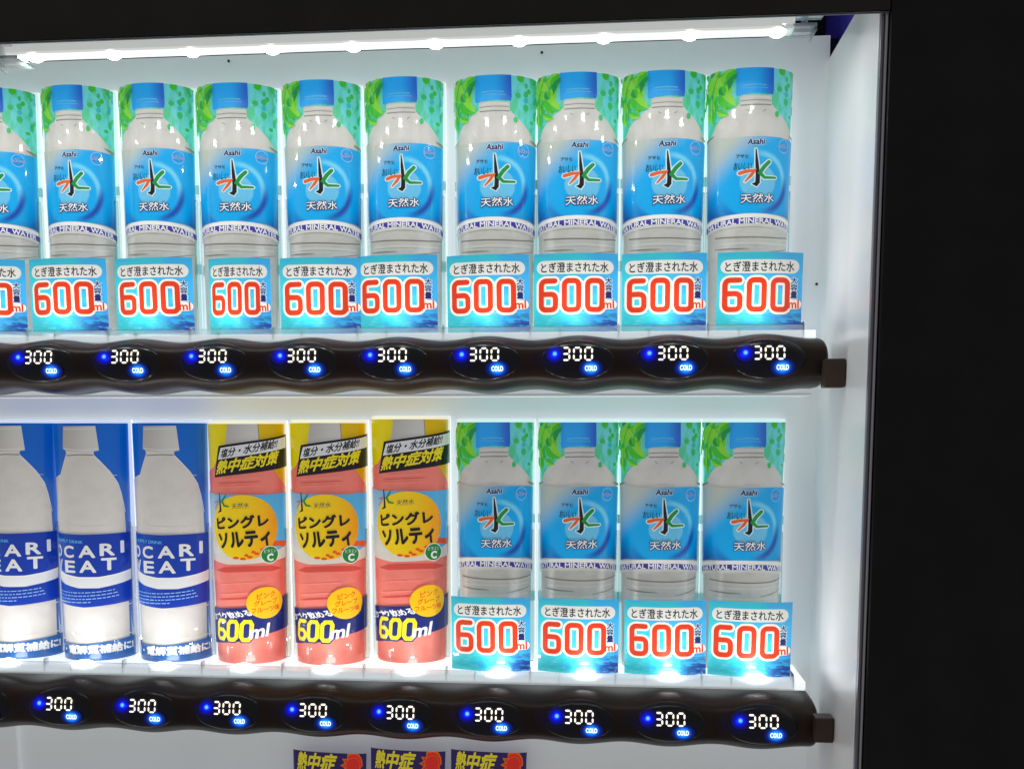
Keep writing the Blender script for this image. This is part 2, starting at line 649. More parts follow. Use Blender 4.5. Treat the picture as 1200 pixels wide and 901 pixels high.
def bend_card(u, d, o):
    """point of the curved card; straight between the column lines so that stacked prints stay parallel"""
    a, b = ab(d)
    k = min(max(math.floor(u / SU * NCOL), -NCOL), NCOL - 1)
    f = u / SU * NCOL - k
    t0, t1 = k / NCOL * math.pi / 2, (k + 1) / NCOL * math.pi / 2
    sx = math.sin(t0) * (1 - f) + math.sin(t1) * f
    sy = math.cos(t0) * (1 - f) + math.cos(t1) * f
    return ((a + o) * sx / 1000, -(b + o) * sy / 1000, (HC - d) / 1000)


uv_card = lambda u, d: (u / SU / 2 + 0.5, 1 - d / HC)


def card_ref(X, top, sz=1.0):
    """picture position -> position on the print of the card that stands at X with its top edge at height top"""
    def f(px, py):
        d = ray(px, py)
        z = top - 0.1
        u = 0
        for _ in range(12):
            dd = min(max((top - z) * 1000 / sz, 0), HC)
            a, b = ab(dd)
            a, b = a / 1000, b / 1000
            ox, oy = CAM.x - X, CAM.y + 0.012
            A = (d.x / a) ** 2 + (d.y / b) ** 2
            B = 2 * (ox * d.x / a ** 2 + oy * d.y / b ** 2)
            C = (ox / a) ** 2 + (oy / b) ** 2 - 1
            disc = max(B * B - 4 * A * C, 0)
            k = (-B - math.sqrt(disc)) / (2 * A)
            x, y = ox + k * d.x, oy + k * d.y
            z = CAM.z + k * d.z
            u = math.atan2(x / a, -y / b) / (math.pi / 2) * SU
        return (u, (top - z) * 1000 / sz)
    return f


def card_build(art, name, parent, base, dmax=HC, ub=(-SU, SU)):
    return art.build(name, bend_card, UC, DC, ub, (0.0, dmax), uv_card, parent, base)


def plate(parent, notch=True):
    """white acrylic plate behind the card, stepped where the clear cradle starts"""
    P = [(-33.6, 0), (-33.6, 178), (-34.4, 196)]
    if notch:
        prof = [(-34.0, 0), (-34.0, 110), (-31.6, 118), (-33.2, 126), (-33.2, HC + 8)]
        prof = [(-33.2, HC + 8), (-33.2, 0), (33.2, 0), (33.2, HC + 8)]
    else:
        prof = [(-33.2, HC + 8), (-33.2, 0), (33.2, 0), (33.2, HC + 8)]
    V, Fc = [], []
    for yy in (0.0035, 0.0075):
        V += [(x / 1000, yy, (HC - d + 3) / 1000) for x, d in prof]
    n = len(prof)
    Fc.append(tuple(range(n)))
    Fc.append(tuple(range(2 * n - 1, n - 1, -1)))
    for i in range(n):
        j = (i + 1) % n
        Fc.append((i, n + i, n + j, j))
    return mesh_obj('backing_plate', V, Fc, ['plate_white'], parent=parent)


def cradle(parent, h=0.112, m='clear_plastic'):
    """clear plastic cradle: one upright guide on each side of the card, with a step and a small lug"""
    for s in (-1, 1):
        prof = [(0.0296, 0.001), (0.0328, 0.001), (0.0328, h), (0.0312, h), (0.0312, h + 0.004), (0.0296, h + 0.004)]
        V = []
        for yy in (-0.0035, 0.0008):
            V += [(s * x, yy, z) for x, z in prof]
        n = len(prof)
        Fc = [tuple(range(n)), tuple(range(2 * n - 1, n - 1, -1))]
        Fc += [(i, n + i, n + (i + 1) % n, (i + 1) % n) for i in range(n)]
        mesh_obj('clear_guide', V, Fc, [m], parent=parent, bevel=0.0004)


# ---- water bottle display
rw = card_ref(0.1027, 1.7705, 0.99)


def leaf(art, c, ang, ln, wd, m, m2=None):
    """pointed leaf in two halves either side of its midrib"""
    ca, sa = math.cos(ang), math.sin(ang)
    n = 7
    ax = [(-0.5 + k / n) * ln for k in range(n + 1)]
    hw = [wd / 2 * math.sin(math.pi * (k / n) ** 0.8) ** 0.8 if 0 < k < n else 0.0 for k in range(n + 1)]
    bow = lambda x: 0.10 * ln * (1 - (2 * x / ln) ** 2)
    tr_ = lambda x, y: (c[0] + x * ca - y * sa, c[1] + x * sa + y * ca)
    mid = [tr_(x, bow(x)) for x in ax]
    for sgn, mm in ((1, m), (-1, m2 or m)):
        edge = [tr_(x, bow(x) + sgn * h) for x, h in zip(ax, hw)]
        art.poly(mid + edge[-2:0:-1], mm, True)


def dummy_root(name, loc, label, cat, group):
    return empty(name, loc, label, cat, group)


def make_water():
    root = dummy_root('water_bottle_dummy', (0, 0, 0), 'x', 'bottle display', 'x')
    rnd = random.Random(5)
    a = Art(rw)
    a.rect(-SU, SU, 0, HC, 'leaf_sky')
    # blurred foliage on the right, sharp leaves on the left
    for k in range(22):
        c = (rnd.uniform(16, 44), rnd.uniform(-1, 46))
        a.disc(c, rnd.uniform(1.2, 3.0), rnd.choice(['ink_leaf_c', 'ink_leaf_c', 'ink_leaf_c', 'ink_tab', 'ink_leaf_b']), ry=rnd.uniform(1.4, 3.6), raw=True, n=14)
    GR = [('ink_leaf_a', 'ink_leaf_b'), ('ink_leaf_b', 'ink_leaf_d'), ('ink_leaf_a', 'ink_leaf_e'), ('ink_leaf_e', 'ink_leaf_b'), ('ink_leaf_b', 'ink_leaf_c')]
    for k in range(34):
        c = (rnd.uniform(-45, -15), rnd.uniform(-1, 26) if k < 26 else rnd.uniform(20, 34))
        leaf(a, c, rnd.uniform(0.4, 2.6), rnd.uniform(8, 13), rnd.uniform(4.5, 7), *rnd.choice(GR))
    for px, py, an, l, w, m, m2 in ((836, 104, 2.0, 17, 8, 'ink_leaf_a', 'ink_leaf_e'), (844, 98, 0.9, 11, 7, 'ink_leaf_a', 'ink_leaf_e'), (853, 117, 0.8, 18, 11, 'ink_leaf_b', 'ink_leaf_e'),
                                (857, 93, 2.4, 10, 7, 'ink_leaf_b', 'ink_leaf_d'), (848, 108, 1.2, 8, 6, 'ink_leaf_d', 'ink_leaf_b')):
        leaf(a, rw(px, py), an, l, w, m, m2)
    a.stroke([(836, 118), (838, 105), (842, 93), (850, 88)], 0.5, 'ink_leaf_d')
    for x in (834, 837, 840):
        a.stroke([(x, 120), (x, 140)], 0.5, 'ink_leaf_d')
    card_build(a, 'printed_card', root, 0.0)
    # bottle
    a = Art(rw)
    out = [(866, 112), (866, 122), (858, 128), (848, 137), (839, 148), (835, 158)]
    pts = [rw(*q) for q in out]
    pts = [(p[0], p[1]) for p in pts] + [(-40.5, 60), (-42, 75), (-42, HC), (42, HC), (42, 75), (40.5, 60)]
    outr = [(925, 158), (922, 148), (915, 136), (908, 128), (903, 122), (903, 112)]
    pts += [rw(*q) for q in outr]
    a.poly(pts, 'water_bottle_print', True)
    a.stroke([(867, 124), (884, 122.6), (902, 123)], 0.9, 'ink_line')
    a.stroke([(867, 119), (884, 117.2), (902, 118)], 0.6, 'ink_line')
    a.stroke([(869, 115.5), (884, 113.6), (901, 114.5)], 1.0, 'ink_pale')
    a.stroke([(874, 129), (877, 130.5)], 0.5, 'ink_line')
    a.stroke([(893, 130.5), (896, 128.5)], 0.5, 'ink_line')
    for y, x0, x1, w, m in ((277.5, 838, 921, 0.9, 'ink_line'), (280, 838, 921, 0.5, 'ink_pale'), (285, 842, 919, 1.2, 'ink_pale'), (298, 846, 918, 1.2, 'ink_pale')):
        a.stroke([(x0 + (x1 - x0) * k / 8, y + 2.2 * (abs(k - 4) / 4) ** 2) for k in range(9)], w, m)
    a.stroke([(838, 293), (850, 292.2), (862, 291.4), (876, 291)], [0.3, 1.0, 0.9, 0.3], 'ink_line')
    a.stroke([(897, 295), (910, 294), (920, 292.5)], [0.3, 0.7, 0.4], 'ink_line')
    for s in (-1, 1):
        a.stroke([(s * 41, 50.5), (s * 34, 49), (s * 30, 48)], [2.4, 1.4, 0.3], 'ink_line', True)
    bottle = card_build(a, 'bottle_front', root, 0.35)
    # cap
    a = Art(rw)
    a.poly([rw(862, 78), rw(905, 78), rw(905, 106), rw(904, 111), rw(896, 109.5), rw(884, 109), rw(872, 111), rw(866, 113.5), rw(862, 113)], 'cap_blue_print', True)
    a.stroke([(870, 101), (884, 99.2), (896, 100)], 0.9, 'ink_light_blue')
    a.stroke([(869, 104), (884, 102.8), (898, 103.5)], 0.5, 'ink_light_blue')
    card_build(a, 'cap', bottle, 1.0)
    # label
    a = Art(rw)
    l0 = rw(884, 160)[1]
    l1 = rw(884, 250)[1]
    top = [(-42, l0 - 2.5), (-15, l0 + 0.5), (0, l0), (20, l0), (42, l0 + 1)]
    low = [(SU * 0.93 * math.sin(k * 0.26), l1 + 5.0 * (abs(k) / 6) ** 2) for k in range(6, -7, -1)]
    a.poly(top + low, 'label_blue_print', True)
    # white lower edge with the lettered band
    g = lambda k, off: (43.5 * k / 6, l1 + off + 5.0 * (abs(k) / 6) ** 2)
    a.poly([g(k, -0.2) for k in range(-6, 7)] + [g(k, 9.4) for k in range(6, -7, -1)], 'ink_pale', True)
    a.poly([g(k, 0.2) for k in range(-6, 7)] + [g(k, 7.6) for k in range(6, -7, -1)], 'ink_white', True)
    a.poly([g(k, 3.0) for k in range(-6, 7)] + [g(k, 7.4) for k in range(6, -7, -1)], 'ink_band', True)
    words = 'NATURAL MINERAL WATER'
    vs, fs, bb = glyphs(words)
    for k in range(5):
        dx, dy = ((0, 0), (0.03, 0), (-0.03, 0), (0, 0.03), (0, -0.03))[k]
        o = []
        for x, y in vs:
            u = -38 + 76 * (x + dx - bb[0]) / (bb[2] - bb[0])
            o.append((u, l1 + 7.2 - 3.9 * (y + dy - bb[1]) / (bb[3] - bb[1]) + 5.0 * (u / 43.5) ** 2))
        a.lift += 0.002
        a.parts.append((o, fs, 'ink_white', a.lift))
    # brush character: halo first, then the strokes
    st = [([(884.4, 175), (885.3, 190), (886.4, 205), (886, 213.5), (884, 216.3), (880.3, 215.6)], [0.7, 2.1, 2.9, 3.1, 2.8, 0.8], 'ink_black'),
          ([(866, 203.5), (874, 201), (882.4, 200), (878.5, 206), (872, 213)], [2.8, 2.4, 2.6, 2.2, 1.0], 'ink_orange'),
          ([(899, 190), (893.5, 195.5), (888.6, 203), (894, 208.2), (906, 208.6)], [2.7, 2.9, 2.7, 2.1, 1.6], 'ink_green')]
    for p, w, m in st:
        a.stroke(p, [x + 1.7 for x in w], 'ink_halo')
    for p, w, m in st:
        a.stroke(p, w, m)
    a.text('Asahi', (875.5, 163.5), (894.5, 162.8), (874.5, 170), 'ink_navy', 0.04, halo='ink_halo', hbold=0.09)
    a.text('アサヒ', (862, 182), (876, 181.5), (862, 186), 'ink_black', 0.02)
    a.text('おいしい', (860, 191.5), (880, 190.5), (859, 200), 'ink_black', 0.01)
    a.text('天然水', (867, 228), (904, 227), (867, 238.5), 'ink_white', 0.01, halo='ink_navy', hbold=0.085)
    c = rw(915.5, 172)
    a.ring(c, 5.0, 0.55, 'ink_stamp', True)
    a.text('600ml', (c[0] - 4.6, c[1] - 1.6), (c[0] + 4.6, c[1] - 1.6), (c[0] - 4.6, c[1] + 1.8), 'ink_stamp', 0.015, True, halo='ink_swirl', hbold=0.06)
    card_build(a, 'label', bottle, 1.0)
    plate(root)
    cradle(root, 0.112, 'clear_plastic')
    for s in (-1, 1):          # cyan tabs of the card sheet that stick out beside the guides
        for z0, z1 in ((0.1175, 0.1245), (0.052, 0.060)):
            box('card_tab', *sorted((s * 0.0295, s * 0.0335)), 0.0012, 0.0027, z0, z1, 'cyan_plastic', root)
    # volume card clipped on the front
    VW, VH = 32.4, 60.0

    def bend_v(u, d, o):
        k = math.floor(u / 6)
        f = u / 6 - k
        bow = lambda q: 1 - (q * 6 / 36) ** 2
        return (u / 1000, -(0.0235 + 0.0065 * (bow(k) * (1 - f) + bow(k + 1) * f) + o / 1000), (VH - d) / 1000)

    def rv(px, py):           # read from the rightmost card of the lower row
        p = at(px, py, -0.040)
        return ((p.x - 0.1085) * 1000, (1.3642 - p.z) * 1000)
    a = Art(rv)
    a.rect(-VW, VW, 0, VH, 'volume_card_print')
    # pill
    q0, q1 = rv(834, 711), rv(923, 724)
    cy_, r = (q0[1] + q1[1]) / 2, (q1[1] - q0[1]) / 2 + 1.2
    xs0, xs1 = q0[0] + r, q1[0] - r
    pill = [(xs1 + r * math.sin(k * math.pi / 10), cy_ - r * math.cos(k * math.pi / 10)) for k in range(11)] + [(xs0 - r * math.sin(k * math.pi / 10), cy_ + r * math.cos(k * math.pi / 10)) for k in range(11)]
    a.poly(pill, 'ink_pale', True)
    a.text('とぎ澄まされた水', (839, 711.5), (917, 712.5), (839, 722.5), 'ink_black', 0.018)
    # big octagonal numerals
    u0 = rv(835, 748)[0]
    y0, y1 = rv(880, 732.5)[1], rv(880, 764.5)[1]
    wdt, sw = 11.1, 4.0
    def corner(cx_, cy_, q0, r):       # quarter round, q0 = start angle in quarter turns
        return [(cx_ + r * math.cos((q0 + k / 4) * math.pi / 2), cy_ + r * math.sin((q0 + k / 4) * math.pi / 2)) for k in range(5)]
    cr = 3.4
    zero = lambda x: corner(x + wdt - cr, y0 + cr, 3, cr) + corner(x + wdt - cr, y1 - cr, 0, cr) + corner(x + cr, y1 - cr, 1, cr) + corner(x + cr, y0 + cr, 2, cr)
    x6 = u0 + 2.5
    ym = y0 + (y1 - y0) * 0.46
    six1 = [(x6 + wdt - 0.6, y0)] + corner(x6 + cr, y0 + cr, 2, cr)[::-1] + corner(x6 + cr, y1 - cr, 1, cr)[::-1] + corner(x6 + wdt - cr, y1 - cr, 0, cr)[::-1] + corner(x6 + wdt - cr, ym + cr, 3, cr)[::-1] + [(x6 + 1.0, ym)]
    xs = [x6 + 17.9 * k for k in (1, 2)]
    for e, mm in ((3.4, 'ink_cream'), (0.0, 'ink_red')):
        a.stroke(six1, sw + e, mm, True)
        for x in xs:
            a.stroke(zero(x), sw + e, mm, True, closed=True)
        if e:
            a.stroke([rv(913.5, 759.2), rv(920.5, 759.2)], 7.2, mm, True)
    a.text('ml', rv(910.5, 754.5), rv(922.5, 754.5), rv(910.5, 763.5), 'ink_red', 0.02, True)
    x = rv(916.6, 741)[0] - 2.5
    for k, ch in enumerate('大容量'):
        yy = rv(919, 729.5)[1] + k * 5.4
        a.text(ch, (x, yy), (x + 5.2, yy), (x, yy + 5.0), 'ink_navy', 0.03, True, halo='ink_halo', hbold=0.11)
    cuts = [6 * k for k in range(-6, 7)]
    o = a.build('volume_card', bend_v, cuts, [], (-VW, VW), (0, VH), lambda u, d: (u / VW / 2 + 0.5, 1 - d / VH), root, 6.0)
    return root


# ---- pink grapefruit drink display
rg = card_ref(-0.1695, 1.5063)


def make_grape():
    root = dummy_root('grapefruit_bottle_dummy', (0, 0, 0), 'x', 'bottle display', 'x')
    a = Art(rg)
    a.rect(-SU, SU, 0, HC, 'yellow_print')
    card_build(a, 'printed_card', root, 0.0)
    a = Art(rg)
    e = rg(480, 548)[1]
    top = [(-44.9, rg(441, 552)[1]), rg(443, 543), rg(446, 537), rg(452, 532), rg(470, 530), rg(500, 536), rg(509, 541), rg(515, 547), rg(519, 555), (44.9, rg(522, 566)[1])]
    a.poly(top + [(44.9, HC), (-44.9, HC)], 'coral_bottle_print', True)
    for y, w, m in ((556, 1.1, 'ink_coral_hi'), (560, 0.6, 'ink_coral_lo'), (565, 1.1, 'ink_coral_hi'), (663, 4.5, 'ink_coral_lo'), (680, 1.0, 'ink_coral_hi'), (692, 1.3, 'ink_coral_hi'), (698, 1.2, 'ink_coral_lo')):
        x0, x1 = (448, 500) if w < 4 else (446, 520)
        pts = [(x0 + (x1 - x0) * k / 8, y - 2.5 * (k - 5) / 8) for k in range(9)]
        a.stroke(pts, [0.2] + [w] * 7 + [0.2], m)
    bottle = card_build(a, 'bottle_front', root, 0.35)
    a = Art(rg)
    a.poly([(462, 490), (497, 489), (498, 515), (458, 523)], 'cap_grey_print')
    a.stroke([(497, 489), (498.5, 515)], 0.6, 'ink_line')
    card_build(a, 'cap', bottle, 1.0)
    # label
    a = Art(rg)
    t = rg(480, 575)[1]
    b = rg(480, 656)[1]
    a.poly([(-44, t - 3), (-20, t), (20, t), (44, t - 1), (44, b - 3), (20, b), (-10, b + 1.5), (-44, b - 3)], 'grape_label_print', True)
    a.poly([(-44, b - 9), (-10, b - 5), (20, b - 6), (44, b - 14), (44, b - 3), (20, b), (-10, b + 1.5), (-44, b - 3)], 'ink_beige', True)
    a.stroke([(505, 636), (514, 632.5), (522, 633)], [1.0, 4.5, 5.5], 'ink_pulp')
    a.disc(rg(479, 614), 27.5, 'grape_disc_print', ry=27.0, raw=True)
    for k, (x, y) in enumerate(((470, 650), (478, 651), (486, 649), (494, 645), (500, 640), (490, 643), (482, 647))):
        a.disc((x, y), 2.4 - 0.15 * k, 'ink_pulp', ry=1.1)
    # brush character on the left edge of the label
    a.stroke([(451, 573), (452, 585), (452.5, 594), (449.5, 596)], [0.6, 1.4, 1.8, 0.6], 'ink_black')
    a.stroke([(459, 575.5), (454.5, 583), (457, 588), (462, 589)], [1.0, 1.8, 1.6, 1.2], 'ink_green')
    a.stroke([(446, 584), (450, 583), (446, 592)], [1.0, 1.4, 0.6], 'ink_orange')
    a.text('天然水', (466, 585.5), (486, 584), (466, 592), 'ink_navy', 0.0)
    a.text('ピングレ', (448, 602), (506, 597.5), (449, 616), 'ink_black', 0.045)
    a.text('ソルティ', (450, 621), (507, 616), (452, 639), 'ink_black', 0.045)
    c = rg(508, 646)
    a.disc(c, 7.8, 'ink_white', ry=7.4, raw=True)
    a.disc(c, 7.2, 'ink_badge', ry=6.8, raw=True)
    a.text('ビタミン', (c[0] - 5, c[1] - 4.6), (c[0] + 5, c[1] - 4.6), (c[0] - 5, c[1] - 1.6), 'ink_white', 0.0, True)
    a.text('C', (c[0] - 2.4, c[1] - 0.6), (c[0] + 2.4, c[1] - 0.6), (c[0] - 2.4, c[1] + 5.0), 'ink_white', 0.05, True)
    card_build(a, 'label', bottle, 1.0)
    # slanted banner
    a = Art(rg)
    a.poly([(451.5, 517), (525, 503), (525, 541), (446, 554.5)], 'ink_black')
    a.poly([(454, 519.5), (524.5, 506), (524.5, 519), (450.5, 533.5)], 'ink_silver')
    a.text('塩分・水分補給!!', (456, 521), (518, 508.5), (453.5, 531.5), 'ink_black', 0.03)
    a.text('熱中症対策', (452, 535), (519, 522), (448, 551), 'ink_yellow', 0.035)
    card_build(a, 'banner', root, 1.5)
    # navy volume band and flavour disc
    a = Art(rg)
    p = [rg(446, 711), rg(480, 709), rg(500, 704), rg(522, 694), rg(526, 693), rg(526, 733), rg(500, 741), rg(475, 749), rg(450, 752), rg(446, 752)]
    p = [(-44.5, p[0][1])] + p[1:4] + [(44.5, p[4][1] - 2), (44.5, p[5][1] - 3)] + p[6:8] + [(-44.5, p[9][1] + 1)]
    a.poly(p, 'ink_deep', True)
    a.text('ゴクゴク飲める', (441, 715), (482, 711), (442, 723), 'ink_white', 0.03)
    sx = rg(486, 730)[0]
    for k, xx in enumerate((-38.0, -19.5, -4.0)):
        pass
    y0, y1 = rg(470, 725.5)[1], rg(470, 747)[1]
    zr = lambda x, w: [(x + 2.2, y0), (x + w - 1.2, y0), (x + w, y0 + 2.5), (x + w - 0.8, y1 - 2.5), (x + w - 3, y1), (x + 0.6, y1), (x - 0.8, y1 - 2.5), (x, y0 + 2.5)]
    za, zb = rg(460.5, 735)[0], rg(476, 735)[0]
    w6 = 7.6
    for e, mm in ((2.2, 'ink_deep'), (0, 'ink_yellow')):
        x = za - 11.5
        a.stroke([(x + w6, y0), (x + 2, y0), (x, y0 + 3), (x - 0.8, y1 - 2.5), (x + 0.8, y1), (x + w6 - 2, y1), (x + w6, y1 - 3), (x + w6, y0 + 10), (x + w6 - 2, y0 + 7.6), (x + 0.4, y0 + 7.6)], 3.2 + e, mm, True)
        for x in (za, zb):
            a.stroke(zr(x, w6), 3.2 + e, mm, True, closed=True)
    a.text('ml', (487, 731), (506, 727), (484.5, 746), 'ink_white', 0.03)
    c = rg(503, 703)
    a.disc(c, 15.2, 'ink_gold', ry=13.2, raw=True)
    for k, s in enumerate(('ピンク', 'グレープ', 'フルーツ味')):
        y = c[1] - 8.4 + 5.8 * k
        h = [7.2, 9.4, 11.4][k]
        a.text(s, (c[0] - h, y + 0.8), (c[0] + h, y - 1.2), (c[0] - h, y + 5.4), 'ink_text_orange', 0.03, True)
    card_build(a, 'volume_band', root, 1.5)
    plate(root, False)
    cradle(root, 0.112)
    return root


# ---- milky sports drink display
rp = card_ref(-0.3759, 1.5029)


def make_pocari():
    root = dummy_root('sports_drink_dummy', (0, 0, 0), 'x', 'bottle display', 'x')
    a = Art(rp)
    a.rect(-SU, SU, 0, HC, 'pocari_blue_print')
    card_build(a, 'printed_card', root, 0.0)
    a = Art(rp)
    L = [(170, 524), (171, 532), (167, 545), (164, 556)]
    R = [(238, 600), (235, 580), (231, 566), (222, 552), (211, 540), (204, 533), (204, 524)]
    left = [rp(*q) for q in L]
    right = [rp(*q) for q in R]
    a.poly(left + [(-44.9, left[-1][1] + 8), (-44.9, HC), (right[0][0] + 3, HC), (right[0][0] + 2, right[0][1] + 30)] + right, 'milky_bottle_print', True)
    a.stroke([(168, 558), (190, 556.5), (215, 556), (230, 557)], 0.4, 'ink_pale')
    a.stroke([(172, 534), (188, 533), (203, 533.5)], 0.8, 'ink_line')
    a.stroke([(171, 616), (200, 618), (238, 614)], 0.7, 'ink_pale')
    a.stroke([(204, 534), (222, 552.6), (231, 566.5), (235, 581), (238.5, 600)], 0.6, 'ink_silver')
    a.stroke([(180, 712), (210, 713), (246, 707)], 0.9, 'ink_pale')
    a.stroke([(180, 744), (210, 747), (248, 740)], 0.9, 'ink_pale')
    bottle = card_build(a, 'bottle_front', root, 0.35)
    a = Art(rp)
    a.poly([(168.5, 499.5), (206, 499), (210, 528), (201, 529.5), (185, 530), (171, 528), (168, 526)], 'cap_grey_print')
    a.stroke([(170, 503), (205, 502.5)], 0.6, 'ink_silver')
    a.stroke([(169.5, 525.5), (185, 527.5), (209, 526)], 0.7, 'ink_silver')
    card_build(a, 'cap', bottle, 1.0)
    # label
    a = Art(rp)
    d0, d1 = rp(205, 627)[1], rp(205, 712)[1]
    xr = rp(243, 630)[0]
    a.poly([(-44.9, d0 - 1), (0, d0), (xr, d0 - 1), (xr + 1, d1 - 3), (0, d1 + 0.5), (-44.9, d1 - 3)], 'pocari_label_print', True)
    w0, w1 = rp(205, 676)[1], rp(205, 688)[1]
    wave = lambda d, k: [(-44.9, d - 9), (-32, d - 5), (-18, d - 1), (-4, d + k), (12, d + k), (26, d - 1), (xr + 0.6, d - 4)]
    up, dn = wave(w0, 1.0), wave(w1, 1.5)
    dn[0] = (-44.9, w0 - 6)
    a.add(up + dn, [(i, i + 1, 8 + i, 7 + i) for i in range(6)], 'ink_silver')
    a.stroke(up, 0.7, 'ink_white', True)
    for ch, u, y, w in (('P', -41, 647, 9), ('O', -27, 647.5, 10.5), ('C', -12.5, 647.5, 10), ('A', 3.5, 647, 12), ('R', 19, 645, 10.5), ('I', 31.5, 642.5, 2.3)):
        d = rp(205, y)[1]
        a.text(ch, (u - w / 2, d - 4.8), (u + w / 2, d - 4.8), (u - w / 2, d + 4.8), 'ink_silver', 0.03, True)
    for ch, u, y, w in (('S', -42, 664, 9), ('W', -28, 664, 14), ('E', -11.5, 665, 9.5), ('A', 4, 664.5, 12), ('T', 20, 662, 11)):
        d = rp(205, y)[1]
        a.text(ch, (u - w / 2, d - 4.8), (u + w / 2, d - 4.8), (u - w / 2, d + 4.8), 'ink_silver', 0.03, True)
    a.text('ION SUPPLY DRINK', (-33, d0 + 3.4), (1, d0 + 5), (-33, d0 + 6.0), 'ink_light_blue', 0.01, True)
    rnd = random.Random(3)
    for k, x1 in enumerate((24, 25, 26, 4)):      # rows of tiny unreadable copy
        d = rp(205, 695.5)[1] + k * 2.7
        u = -31
        while u < x1:
            w = rnd.uniform(1.4, 4.2)
            pts = [(u, d - 0.0022 * (u + 8) ** 2), (u + w, d - 0.0022 * (u + w + 8) ** 2)]
            a.stroke(pts, 0.75, 'ink_stamp', True, caps=False)
            u += w + 0.8
    card_build(a, 'label', bottle, 1.0)
    # slogan band round the foot
    a = Art(rp)
    b0, b1 = rp(212, 755)[1], rp(212, 774)[1]
    a.poly([(-44.9, b0), (0, b0 + 0.5), (44.9, b0 - 4), (44.9, HC), (-44.9, HC)], 'ink_slogan', True)
    a.text('水分・電解質補給に!', (-44, b0 + 3.2), (41, b0 + 0.2), (-44, b0 + 10.2), 'ink_white', 0.05, True)
    card_build(a, 'slogan_band', root, 1.5)
    plate(root, False)
    cradle(root, 0.112)
    return root


# ---- third row: only the top of each card shows
TOP3 = at(386, 879, -0.012).z
r3 = card_ref(at(388, 880, -0.012).x, TOP3)


def make_third():
    root = dummy_root('heatstroke_card_dummy', (0, 0, 0), 'x', 'bottle display', 'x')
    a = Art(r3)
    a.rect(-SU, SU, 0, HC, 'ink_violet')
    a.text('熱中症', (348, 885), (391, 890), (347, 905), 'ink_yellow', 0.035)
    c = r3(412, 901)
    pts = []
    for k in range(24):
        rr = 12.0 if k % 2 == 0 else 8.4
        pts.append((c[0] + rr * math.cos(k * math.pi / 12), c[1] + rr * math.sin(k * math.pi / 12)))
    a.poly(pts, 'ink_text_orange', True)
    pts = [(c[0] + (p[0] - c[0]) * 0.84, c[1] + (p[1] - c[1]) * 0.84) for p in pts]
    a.poly(pts, 'ink_sun', True)
    a.ring(c, 7.2, 0.5, 'ink_text_orange', True)
    a.disc(c, 6.8, 'ink_sun', raw=True)
    card_build(a, 'printed_card', root, 0.0)
    a = Art(r3)
    a.poly([(-44.9, 80), (-40, 66), (-28, 56), (28, 56), (40, 66), (44.9, 80), (44.9, HC), (-44.9, HC)], 'coral_bottle_print', True)
    card_build(a, 'bottle_front', root, 0.35)
    return root


# ------------------------------------------------------------------ the machine
VM = empty('vending_machine', (0, 0, 0.9), 'black vending machine front with lit white display recess and price bars', 'vending machine')


def vm(o):
    o.parent = VM
    o.matrix_parent_inverse = Matrix.Translation((0, 0, -0.9))
    return o


def vsub(o, p):
    o.parent = p
    return o


XW = 0.164
panel = vm(box('back_panel', -0.80, 0.1655, 0.0, 0.006, 0.98, at(966, 42, 0).z, 'panel_white'))
scr = []
for px, py in ((268, 72), (635, 62), (957, 333)):
    p = at(px, py, -0.001)
    V = [(p.x + 0.0012 * math.cos(k * math.pi / 6), -0.0012, p.z + 0.0012 * math.sin(k * math.pi / 6)) for k in range(12)]
    V += [(p.x, -0.0017, p.z)]
    vsub(mesh_obj('screw', V, [(k, (k + 1) % 12, 12) for k in range(12)], ['screw_dark']), panel)
vm(box('side_panel', XW, XW + 0.005, -0.155, 0.003, 0.98, 1.7852, 'wall_white', bevel=0.0006))
vm(box('side_trim', XW + 0.0002, XW + 0.0020, -0.1595, -0.1555, 0.98, 1.768, 'trim_grey', bevel=0.0005))
vm(box('door_seal', XW + 0.0027, XW + 0.0043, -0.1605, -0.156, 0.98, 1.7590, 'trim_light', bevel=0.0004))
vm(box('door_panel', XW + 0.0050, 0.75, -0.1635, -0.120, 0.95, 2.05, 'door_black', bevel=0.002))
vm(box('header_panel', -0.85, XW + 0.0048, -0.163, -0.1608, 1.7572, 2.05, 'header_black', bevel=0.0008))
vm(box('header_trim', -0.85, XW + 0.0044, -0.1626, -0.1610, 1.7560, 1.7569, 'trim_dark', bevel=0.0003))
vm(box('ceiling_panel', -0.85, XW + 0.03, -0.149, 0.06, 1.850, 1.855, 'wall_white'))
vm(box('side_liner', XW + 0.0095, XW + 0.02, -0.119, 0.06, 1.70, 1.849, 'violet_light_tint'))
vm(box('rear_liner', -0.85, XW + 0.03, 0.061, 0.065, 1.70, 1.855, 'dark_gap'))
vm(box('corner_post', 0.1660, 0.1725, 0.004, 0.03, 1.0, 1.803, 'dark_gap'))
# a raised panel section in the bottom left corner
q = at(20, 875, -0.006)
vm(box('panel_section', -0.80, q.x, -0.006, -0.0005, 0.98, 1.24, 'panel_white', bevel=0.001))
# fine seams of the panel sheets between the rows
sm = Boxes()

